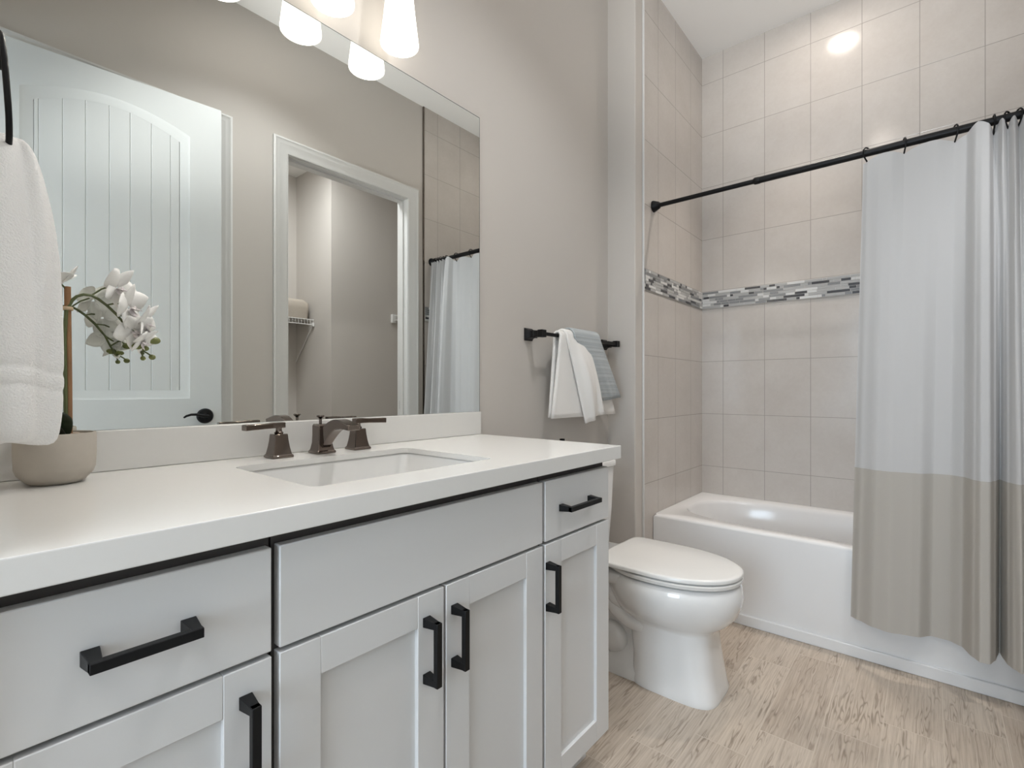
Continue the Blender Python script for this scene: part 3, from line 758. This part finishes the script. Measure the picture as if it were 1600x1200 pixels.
flower((.240, 1.127, 1.220), (.72, -.62, -.15), .049, -16)
flower((.264, 1.130, 1.194), (.85, -.42, -.25), .048, 22)
flower((.248, 1.128, 1.178), (.25, -.80, -.40), .040, -35)
flower((.262, 1.129, 1.160), (.55, -.55, -.60), .034, 10)
flower((.148, 1.137, 1.252), (-.55, .10, .60), .042, 10)
for pts, w in ((((.148, 1.132, ZT+.074), (.128, 1.102, ZT+.098), (.104, 1.086, ZT+.093), (.086, 1.080, ZT+.084)), .016), (((.150, 1.132, ZT+.074), (.147, 1.116, ZT+.104), (.143, 1.100, ZT+.119)), .014), (((.146, 1.145, ZT+.074), (.115, 1.150, ZT+.10), (.085, 1.150, ZT+.10)), .016)):
    b = MB(); P_ = [Vector(p) for p in pts]; rows = []
    n = 12
    for k in range(n+1):
        u = k/n*(len(P_)-1); i = min(int(u), len(P_)-2); p = P_[i].lerp(P_[i+1], u-i); t = (P_[i+1]-P_[i]).normalized()
        sd = t.cross(Vector((0,0,1))).normalized(); w_ = w*max(.12, math.sin(PI*min(.97, .15+.85*k/n)))**.7
        rows.append([p-sd*w_+Vector((0,0,.004)), p, p+sd*w_+Vector((0,0,.004))])
    b.grid(rows); b.build('leaf', 'leaf', r, solid=.0016, subd=1)

# ------------------------------------------------------------------ towel ring and towel on the left wall
RX, RY, RZ, RR = .0535, .800, 1.392, .064
r = thing('towel_ring', (-.012, RY, 1.46), 'black towel ring on the left wall above the counter', 'towel ring')
b = MB(); b.lathe([(0, 0), (.026, 0), (.026, .004), (.018, .009), (.010, .014), (.008, .060), (.012, .062), (.012, .070), (0, .071)], (-.0118, RY+.012, RZ+RR-.008), 28, axis='X'); b.build('mount', 'black', r)
b = MB()
pts = []
for i in range(56):
    a = 2*PI*i/56; q = .62
    cx_, sx_ = math.cos(a), math.sin(a)
    y = RY+RR*math.copysign(abs(cx_)**q, cx_); z = RZ+RR*math.copysign(abs(sx_)**q, sx_)
    pts.append((RX-.004+(RZ+RR-z)*.06, y, z))
b.tube(pts, .0028, 10, closed=True); b.build('ring', 'black', r)
# towel gathered through the ring
b = MB()
loops = []
prof = [(1.352, .006, .022), (1.349, .013, .036), (1.338, .019, .047), (1.320, .024, .055), (1.295, .0285, .062), (1.25, .035, .070), (1.19, .037, .076), (1.13, .037, .079), (1.095, .0375, .079), (1.0935, .0362, .0775), (1.088, .0362, .0775), (1.0865, .0375, .079), (1.0745, .0375, .079), (1.073, .0360, .0775), (1.068, .036, .0775), (1.0665, .0372, .0785), (1.045, .036, .078), (1.022, .034, .077), (1.012, .030, .074), (1.009, .02, .06)]
for z, hx_, hy_ in prof:
    l = []; n = 64
    k = min(1, (1.356-z)/.08)
    for i in range(n):
        a = 2*PI*i/n; fx = math.copysign(abs(math.cos(a))**.55, math.cos(a)); fy = math.copysign(abs(math.sin(a))**.75, math.sin(a))
        wob = (.0055*math.sin(6*a+z*5)+.003*abs(math.sin(5*a-z*7))+.002*math.sin(13*a+z*3))*(.35+.65*k)
        l.append((.0585+(hx_+wob)*fx, RY+.006+(hy_+wob)*fy, z + .004*math.sin(3*a)*k))
    loops.append(l)
b.loft(loops)
o = b.build('hand_towel', 'terry', subd=1, angle=70); recenter(o, (.0585, RY, 1.376)); tag(o, 'thick white terry towel hanging through the ring in front of the mirror', 'towel')

# ------------------------------------------------------------------ towel bar with two towels
r = thing('towel_bar', (1.86, YW, 1.29), 'black towel bar mounted on the wall above the toilet', 'towel bar')
BY, BZ = 1.168, 1.289
for x in (1.565, 2.170):
    b = MB()
    b.loft([[(x+sx*w, y, BZ+sz*w) for sx, sz in ((-1,-1),(1,-1),(1,1),(-1,1))] for y, w in ((YW-.0004, .025), (YW-.005, .025), (YW-.008, .022), (YW-.016, .017), (YW-.030, .0135), (YW-.032, .0155), (YW-.037, .0155), (YW-.039, .0125), (BY+.012, .0125), (BY+.011, .0145), (BY-.012, .0145))])
    b.build('mount', 'black', r, bevel=.001, angle=25)
b = MB(); b.box(1.578, 2.157, BY-.0065, BY+.0065, BZ-.0065, BZ+.0065); b.build('bar', 'black', r, bevel=.001)
def drape(b, tl, tr, fl, fr, bl, br, rad, fold=0, ph=0, nu=28, nv=16, bulge=.012, gap=.009):
    """sheet over the bar: (x at the bar) tl..tr, front hem points fl, fr (x, z), back hem points bl, br"""
    rows = []
    def row(t, off):
        pass
    path = []
    for k in range(nv+1): path.append(('b', 1-k/nv))
    for k in range(1, 9): path.append(('o', k/9))
    for k in range(nv+1): path.append(('f', k/nv))
    for kind, q in path:
        l = []
        for i in range(nu+1):
            u = i/nu; xt = tl+(tr-tl)*u
            wob = fold*math.sin(u*PI*3.1+ph)+.4*fold*math.sin(u*PI*7+ph*2)
            if kind == 'b':
                x = xt+((bl[0]+(br[0]-bl[0])*u)-xt)*q; zb_ = bl[1]+(br[1]-bl[1])*u
                l.append((x, BY+rad+gap*math.sin(q*PI*.5)+wob*q*.6, BZ+(zb_-BZ)*q))
            elif kind == 'o':
                a = PI*q; l.append((xt, BY+rad*math.cos(a), BZ+rad*math.sin(a)*1.1))
            else:
                x = xt+((fl[0]+(fr[0]-fl[0])*u)-xt)*q; zf = fl[1]+(fr[1]-fl[1])*u
                l.append((x, BY-rad-bulge*math.sin(q*PI)*math.sin(PI*u)-gap*q*.5+wob*q, BZ+(zf-BZ)*q))
        rows.append(l)
    b.grid(rows)
r = thing('bath_towel', (1.85, BY, BZ), 'white terry towel folded over the wall bar beneath the blue-grey cloth', 'towel')
b = MB(); drape(b, 1.668, 1.955, (1.622, .950), (2.118, .952), (1.630, .953), (2.112, .955), .0155, fold=.006, ph=.8, bulge=.004, gap=-.006)
b.build('towel_body', 'terry', r, solid=.009, angle=70)
b = MB(); drape(b, 1.700, 1.868, (1.832, .922), (1.960, .962), (1.72, 1.10), (1.86, 1.10), .0250, fold=.012, ph=2.0, bulge=.030, gap=.030)
b.build('folded_flap', 'terry', r, solid=.009, angle=70)
o = None
b = MB(); drape(b, 1.745, 1.955, (1.985, 1.016), (2.140, 1.030), (1.80, 1.12), (1.99, 1.12), .0345, fold=.002, ph=.5, bulge=.010, gap=.003)
o = b.build('washcloth', 'blue', solid=.006, angle=70); recenter(o, (1.86, BY, BZ)); tag(o, 'ribbed blue-grey cloth draped over the white towel on the wall bar', 'washcloth')
# toilet paper holder post, mostly hidden behind the worktop
r = thing('paper_holder', (1.704, YW, .855), 'black paper holder tip peeking above the worktop edge by the wall', 'paper holder')
b = MB(); b.box(1.692, 1.728, YW-.006, YW-.0005, .826, .850); b.box(1.704, 1.716, YW-.070, YW-.004, .834, .846); b.box(1.702, 1.718, YW-.076, YW-.060, .832, .8625); b.build('mount', 'black', r, bevel=.001)
b = MB(); b.box(1.575, 1.703, YW-.074, YW-.062, .828, .840); b.build('arm', 'black', r, bevel=.001)

# ------------------------------------------------------------------ toilet
TX = 1.778
def egg(z, yf, yb, hw, n=48, e=2.0, split=.55, eb=None):
    """egg-shaped section: front tip yf (towards the room), back yb"""
    l = []; ym = yf+(yb-yf)*split
    for i in range(n):
        a = 2*PI*i/n; c_, s_ = math.cos(a), math.sin(a)
        ee = e if s_ < 0 else (eb or e)
        x = hw*math.copysign(abs(c_)**(2/ee), c_); q = abs(s_)**(2/ee)
        y = ym-(ym-yf)*q if s_ < 0 else ym+(yb-ym)*q
        l.append((TX+x, y, z))
    return l
r = thing('toilet', (TX, .9, 0), 'white two-piece toilet with closed lid between the vanity and the tub', 'toilet')
b = MB()
b.loft([egg(0, .545, .85, .124, e=4.2), egg(.012, .543, .85, .125, e=4.2), egg(.03, .549, .85, .121, e=4.2), egg(.10, .560, .85, .116, e=4.0), egg(.17, .570, .86, .114, e=3.8), egg(.222, .572, .87, .115, e=3.4), egg(.232, .566, .88, .119, e=2.9), egg(.246, .545, .91, .134, e=2.4), egg(.264, .521, .94, .153, e=2.2), egg(.290, .501, .955, .170, e=2.12), egg(.322, .488, .965, .1815, e=2.1), egg(.355, .484, .97, .1865, e=2.1), egg(.385, .489, .97, .184, e=2.1), egg(.397, .497, .97, .176, e=2.1), egg(.3985, .51, .96, .165, e=2.1)])
# rear foot, deck under the tank and trapway ridges
b.loft([egg(0, .75, 1.02, .112, e=3.5), egg(.03, .75, 1.02, .110, e=3.5), egg(.045, .76, 1.0, .095, e=3.5), egg(.10, .76, .98, .062, e=3), egg(.25, .76, 1.04, .062, e=3), egg(.33, .76, 1.16, .10, e=4), egg(.36, .78, 1.19, .16, e=5), egg(.392, .78, 1.195, .165, e=5), egg(.398, .79, 1.19, .16, e=5)])
for sg in (-1, 1):
    b.tube([(TX+sg*.080, .79, .205), (TX+sg*.082, .85, .215), (TX+sg*.085, .90, .245), (TX+sg*.083, .945, .290), (TX+sg*.08, .99, .33)], [.035, .038, .040, .038, .03], 16)
    b.tube([(TX+sg*.078, .79, .255), (TX+sg*.088, .85, .265), (TX+sg*.098, .90, .290), (TX+sg*.10, .95, .33)], [.03, .032, .034, .03], 16)
    b.sphere((TX+sg*.062, .935, .115), .040, .060, .062, 20, 14)
    b.sphere((TX+sg*.085, .955, .055), .012, .012, .020, 12, 8)
b.build('bowl', 'china', r, angle=60)
b = MB()
b.loft([egg(.4045, .492, .965, .180, e=2.15), egg(.4075, .487, .968, .1855, e=2.15), egg(.418, .486, .968, .1865, e=2.15), egg(.4205, .490, .966, .183, e=2.15)]); b.build('seat', 'plast', r, angle=50)
b = MB()
b.loft([egg(.4245, .491, .962, .181, e=2.1, eb=11), egg(.427, .486, .965, .1855, e=2.1, eb=11), egg(.437, .485, .965, .186, e=2.1, eb=11), egg(.4405, .488, .963, .183, e=2.1, eb=11), egg(.4418, .500, .955, .174, e=2.1, eb=11), egg(.4425, .60, .90, .09, e=2.1, eb=5)]); b.build('lid', 'plast', r, angle=50)
for sg in (-1, 1):
    b = MB(); b.lathe([(0, -.02), (.013, -.02), (.014, 0), (.013, .02), (0, .02)], (TX+sg*.075, .974, .418), 20, axis='X'); b.build('hinge', 'plast', r, bevel=.002)
b = MB()
def trap(z, hw, y0, y1, rad=.02): return rrect(TX-hw, TX+hw, y0, y1, z, rad, 6)
b.loft([trap(.398, .155, 1.075, 1.205), trap(.405, .165, 1.072, 1.212), trap(.55, .176, 1.066, 1.218), trap(.732, .183, 1.060, 1.218)]); b.build('tank', 'china', r, angle=50)
b = MB(); b.loft([trap(.7335, .183, 1.060, 1.219), trap(.7355, .1885, 1.053, 1.222), trap(.756, .189, 1.052, 1.222), trap(.7605, .185, 1.056, 1.220)]); b.build('tank_lid', 'china', r, angle=50)
b = MB(); b.lathe([(0, 0), (.012, 0), (.012, -.012), (0, -.014)], (TX-.13, 1.062, .685), 20, axis='Y'); b.bar([(TX-.132, 1.047, .686), (TX-.10, 1.045, .684), (TX-.062, 1.046, .678)], .012, .008); b.build('flush_lever', 'chrome', r, bevel=.002)

# ------------------------------------------------------------------ bathtub
XA, ZR = 2.3951, .43
TY0, TY1 = YO+.010, YT-.002
r = thing('bathtub', (2.75, .36, 0), 'white alcove bathtub with plain apron behind the shower curtain', 'bathtub')
cx_, cy_ = 2.755, (TY0+TY1)/2
NT = 144
angs = sorted([2*PI*i/NT for i in range(NT)] + [math.atan2(sy*(TY1-cy_), (XK-.002 if sx > 0 else XA)-cx_) % (2*PI) for sx in (-1, 1) for sy in (-1, 1)])
def rect_loop(x0, x1, y0, y1, z):
    l = []
    for a in angs:
        dx, dy = math.cos(a), math.sin(a)
        t = min((((x1 if dx > 0 else x0)-cx_)/dx) if abs(dx) > 1e-9 else 1e9, (((y1 if dy > 0 else y0)-cy_)/dy) if abs(dy) > 1e-9 else 1e9)
        l.append((cx_+dx*t, cy_+dy*t, z))
    return l
def sup_loop(a_, b_, z, e, ox=0, oy=0):
    l = []
    for a in angs:
        c_, s_ = math.cos(a), math.sin(a)
        rr = ((abs(c_)/a_)**e+(abs(s_)/b_)**e)**(-1/e)
        l.append((cx_+ox+rr*c_, cy_+oy+rr*s_, z))
    return l
x1_ = XK-.002
b = MB()
b.loft([rect_loop(XA, x1_, TY0, TY1, .030), rect_loop(XA, x1_, TY0, TY1, ZR-.012), rect_loop(XA+.003, x1_, TY0, TY1, ZR-.004), rect_loop(XA+.010, x1_, TY0, TY1, ZR),
        sup_loop(.292, .648, ZR-.001, 2.9), sup_loop(.284, .640, ZR-.006, 2.9), sup_loop(.276, .630, ZR-.022, 2.9), sup_loop(.262, .600, ZR-.14, 3.0), sup_loop(.250, .570, ZR-.28, 3.2), sup_loop(.225, .53, ZR-.335, 3.2), sup_loop(.17, .45, ZR-.350, 3.0), sup_loop(.05, .1, ZR-.353, 2.5)], False, True)
b.build('tub_shell', 'acryl', r, angle=50)
b = MB(); b.box(XA-.011, XA+.03, TY0, TY1, .0, .047); b.build('apron_skirt', 'acryl', r, bevel=.003)

# ------------------------------------------------------------------ shower rod, rings and curtain
XR, ZRod = 2.40, 2.003
r = thing('shower_rod', (XR, .37, ZRod), 'black telescoping tension rod across the tub alcove', 'shower rod')
b = MB(); b.tube([(XR, YT-.028, ZRod), (XR, .575, ZRod)], .0105, 18); b.build('thin_tube', 'black', r)
b = MB(); b.tube([(XR, .59, ZRod), (XR, YO+.036, ZRod)], .0142, 20); b.build('thick_tube', 'black', r)
b = MB(); b.lathe([(.0142, -.014), (.0155, -.012), (.0155, .008), (.0115, .014)], (XR, .592, ZRod), 20, axis='Y', cap0=False, cap1=False); b.build('collar', 'black', r)
b = MB(); b.lathe([(.0, .0), (.029, 0), (.029, -.004), (.017, -.032), (.0125, -.037), (0, -.037)], (XR, YT-.0005, ZRod), 28, axis='Y'); b.build('end_cap', 'black', r)
b = MB(); b.lathe([(.0, .0), (.029, 0), (.029, .004), (.017, .032), (.0125, .037), (0, .037)], (XR, YO+.0085, ZRod), 28, axis='Y'); b.build('end_cap', 'black', r)
hooks = [.190, .074, -.071, -.171, -.205, -.232, -.262, -.282, -.300, -.315]
b = MB()
pts = [(.021*math.cos(a)+.002, 0, .021*math.sin(a)) for a in [math.radians(100-24*i) for i in range(0, 11)]]
pts = [(-.010, 0, .016), (-.003, 0, .0205), (.008, 0, .0195), (.0165, 0, .011), (.0185, 0, -.002), (.014, 0, -.016), (.004, 0, -.028), (-.006, 0, -.040), (-.012, 0, -.046)]
pts = [(-x, y, z) for x, y, z in pts]
b.tube(pts, .0028, 8)
b.sphere(pts[0], .0042, .0042, .0042, 10, 8)
ring = b.build('curtain_ring', 'black')
hooklab = ['black curtain ring at the free left edge of the curtain', 'second black curtain ring from the free edge, right of the first', 'third black curtain ring from the free edge, before the bunched folds', 'black curtain ring at the start of the bunched folds']
tw = [-35, 18, 22, 5, -30, 25, -20, 15, -10, 10]
for i, y in enumerate(hooks):
    o = ring if i == 0 else ring.copy()
    if i: COL.objects.link(o)
    o.location = (XR, y, ZRod); o.rotation_euler = (0, 0, math.radians(tw[i]))
    lab = hooklab[i] if i < 4 else 'black curtain ring among the bunched folds at the end of the rod'
    tag(o, lab, 'curtain ring', 'shower curtain rings')
def interp(tab, y):
    for (y0, x0), (y1, x1) in zip(tab[:-1], tab[1:]):
        if y1 <= y <= y0:
            t = (y0-y)/(y0-y1); t = t*t*(3-2*t)*.6+t*.4; return x0+(x1-x0)*t
    return tab[-1][1]
bot = [(.240, 2.372), (.214, 2.352), (.165, 2.318), (.119, 2.305), (.060, 2.322), (.033, 2.330), (-.004, 2.372), (-.051, 2.370), (-.085, 2.345), (-.112, 2.275), (-.128, 2.248), (-.150, 2.252), (-.165, 2.290), (-.176, 2.345), (-.1805, 2.374), (-.1835, 2.374), (-.188, 2.335), (-.197, 2.285), (-.208, 2.262), (-.224, 2.240), (-.236, 2.262), (-.252, 2.355), (-.268, 2.368), (-.285, 2.27), (-.300, 2.25), (-.315, 2.35), (-.322, 2.36)]
top = [(.202, 2.404), (.185, 2.396), (.150, 2.389), (.110, 2.390), (.074, 2.402), (.030, 2.392), (-.020, 2.386), (-.071, 2.404), (-.100, 2.400), (-.125, 2.375), (-.142, 2.372), (-.156, 2.372), (-.171, 2.412), (-.180, 2.400), (-.190, 2.371), (-.205, 2.405), (-.218, 2.371), (-.232, 2.405), (-.247, 2.372), (-.262, 2.405), (-.272, 2.372), (-.282, 2.405), (-.291, 2.372), (-.300, 2.405), (-.308, 2.372), (-.318, 2.40)]
NU = 260
def cur_pt(u, z):
    yt = .202+(-.318-.202)*u; yb = .240+(-.322-.240)*u
    zt_ = 1.962; zb_ = .166
    q = (zt_-z)/(zt_-zb_); qq = q**.75
    y = yt+(yb-yt)*q
    x = interp(top, yt)*(1-qq)+interp(bot, yb)*qq
    return Vector((x, y, z))
def topz(u):
    yt = .202+(-.318-.202)*u
    gaps = [(a, c) for a, c in zip(hooks[:-1], hooks[1:]) if c <= yt <= a]
    if gaps:
        a, c = gaps[0]; t = (a-yt)/(a-c); wdt = a-c
        return 1.966 + .018*math.sin(PI*t)*min(1, wdt/.10) + (.024 if yt < -.13 else .024*max(0, (-yt-.10)/.03))*math.sin(PI*t)**.5
    return 1.964
r = thing('shower_curtain', (2.38, -.06, ZRod), 'white shower curtain with a wide taupe bottom band', 'shower curtain')
NZ = 40
rows = []
for k in range(NZ+1):
    l = []
    for i in range(NU+1):
        u = i/NU; zt_ = topz(u); z = .760+(zt_-.760)*k/NZ
        p = cur_pt(u, min(z, 1.962)); p.z = z; l.append(p)
    rows.append(l)
b = MB(); b.grid(rows); b.build('upper_panel', 'cur_w', r, solid=.0012, angle=80, rim=False)
rows = []
for k in range(25):
    rows.append([cur_pt(i/NU, .166+(.760-.166)*k/24)+Vector((-.0004, 0, 0)) for i in range(NU+1)])
b = MB(); b.grid(rows); b.build('lower_band', 'cur_t', r, solid=.0016, angle=80, rim=False)
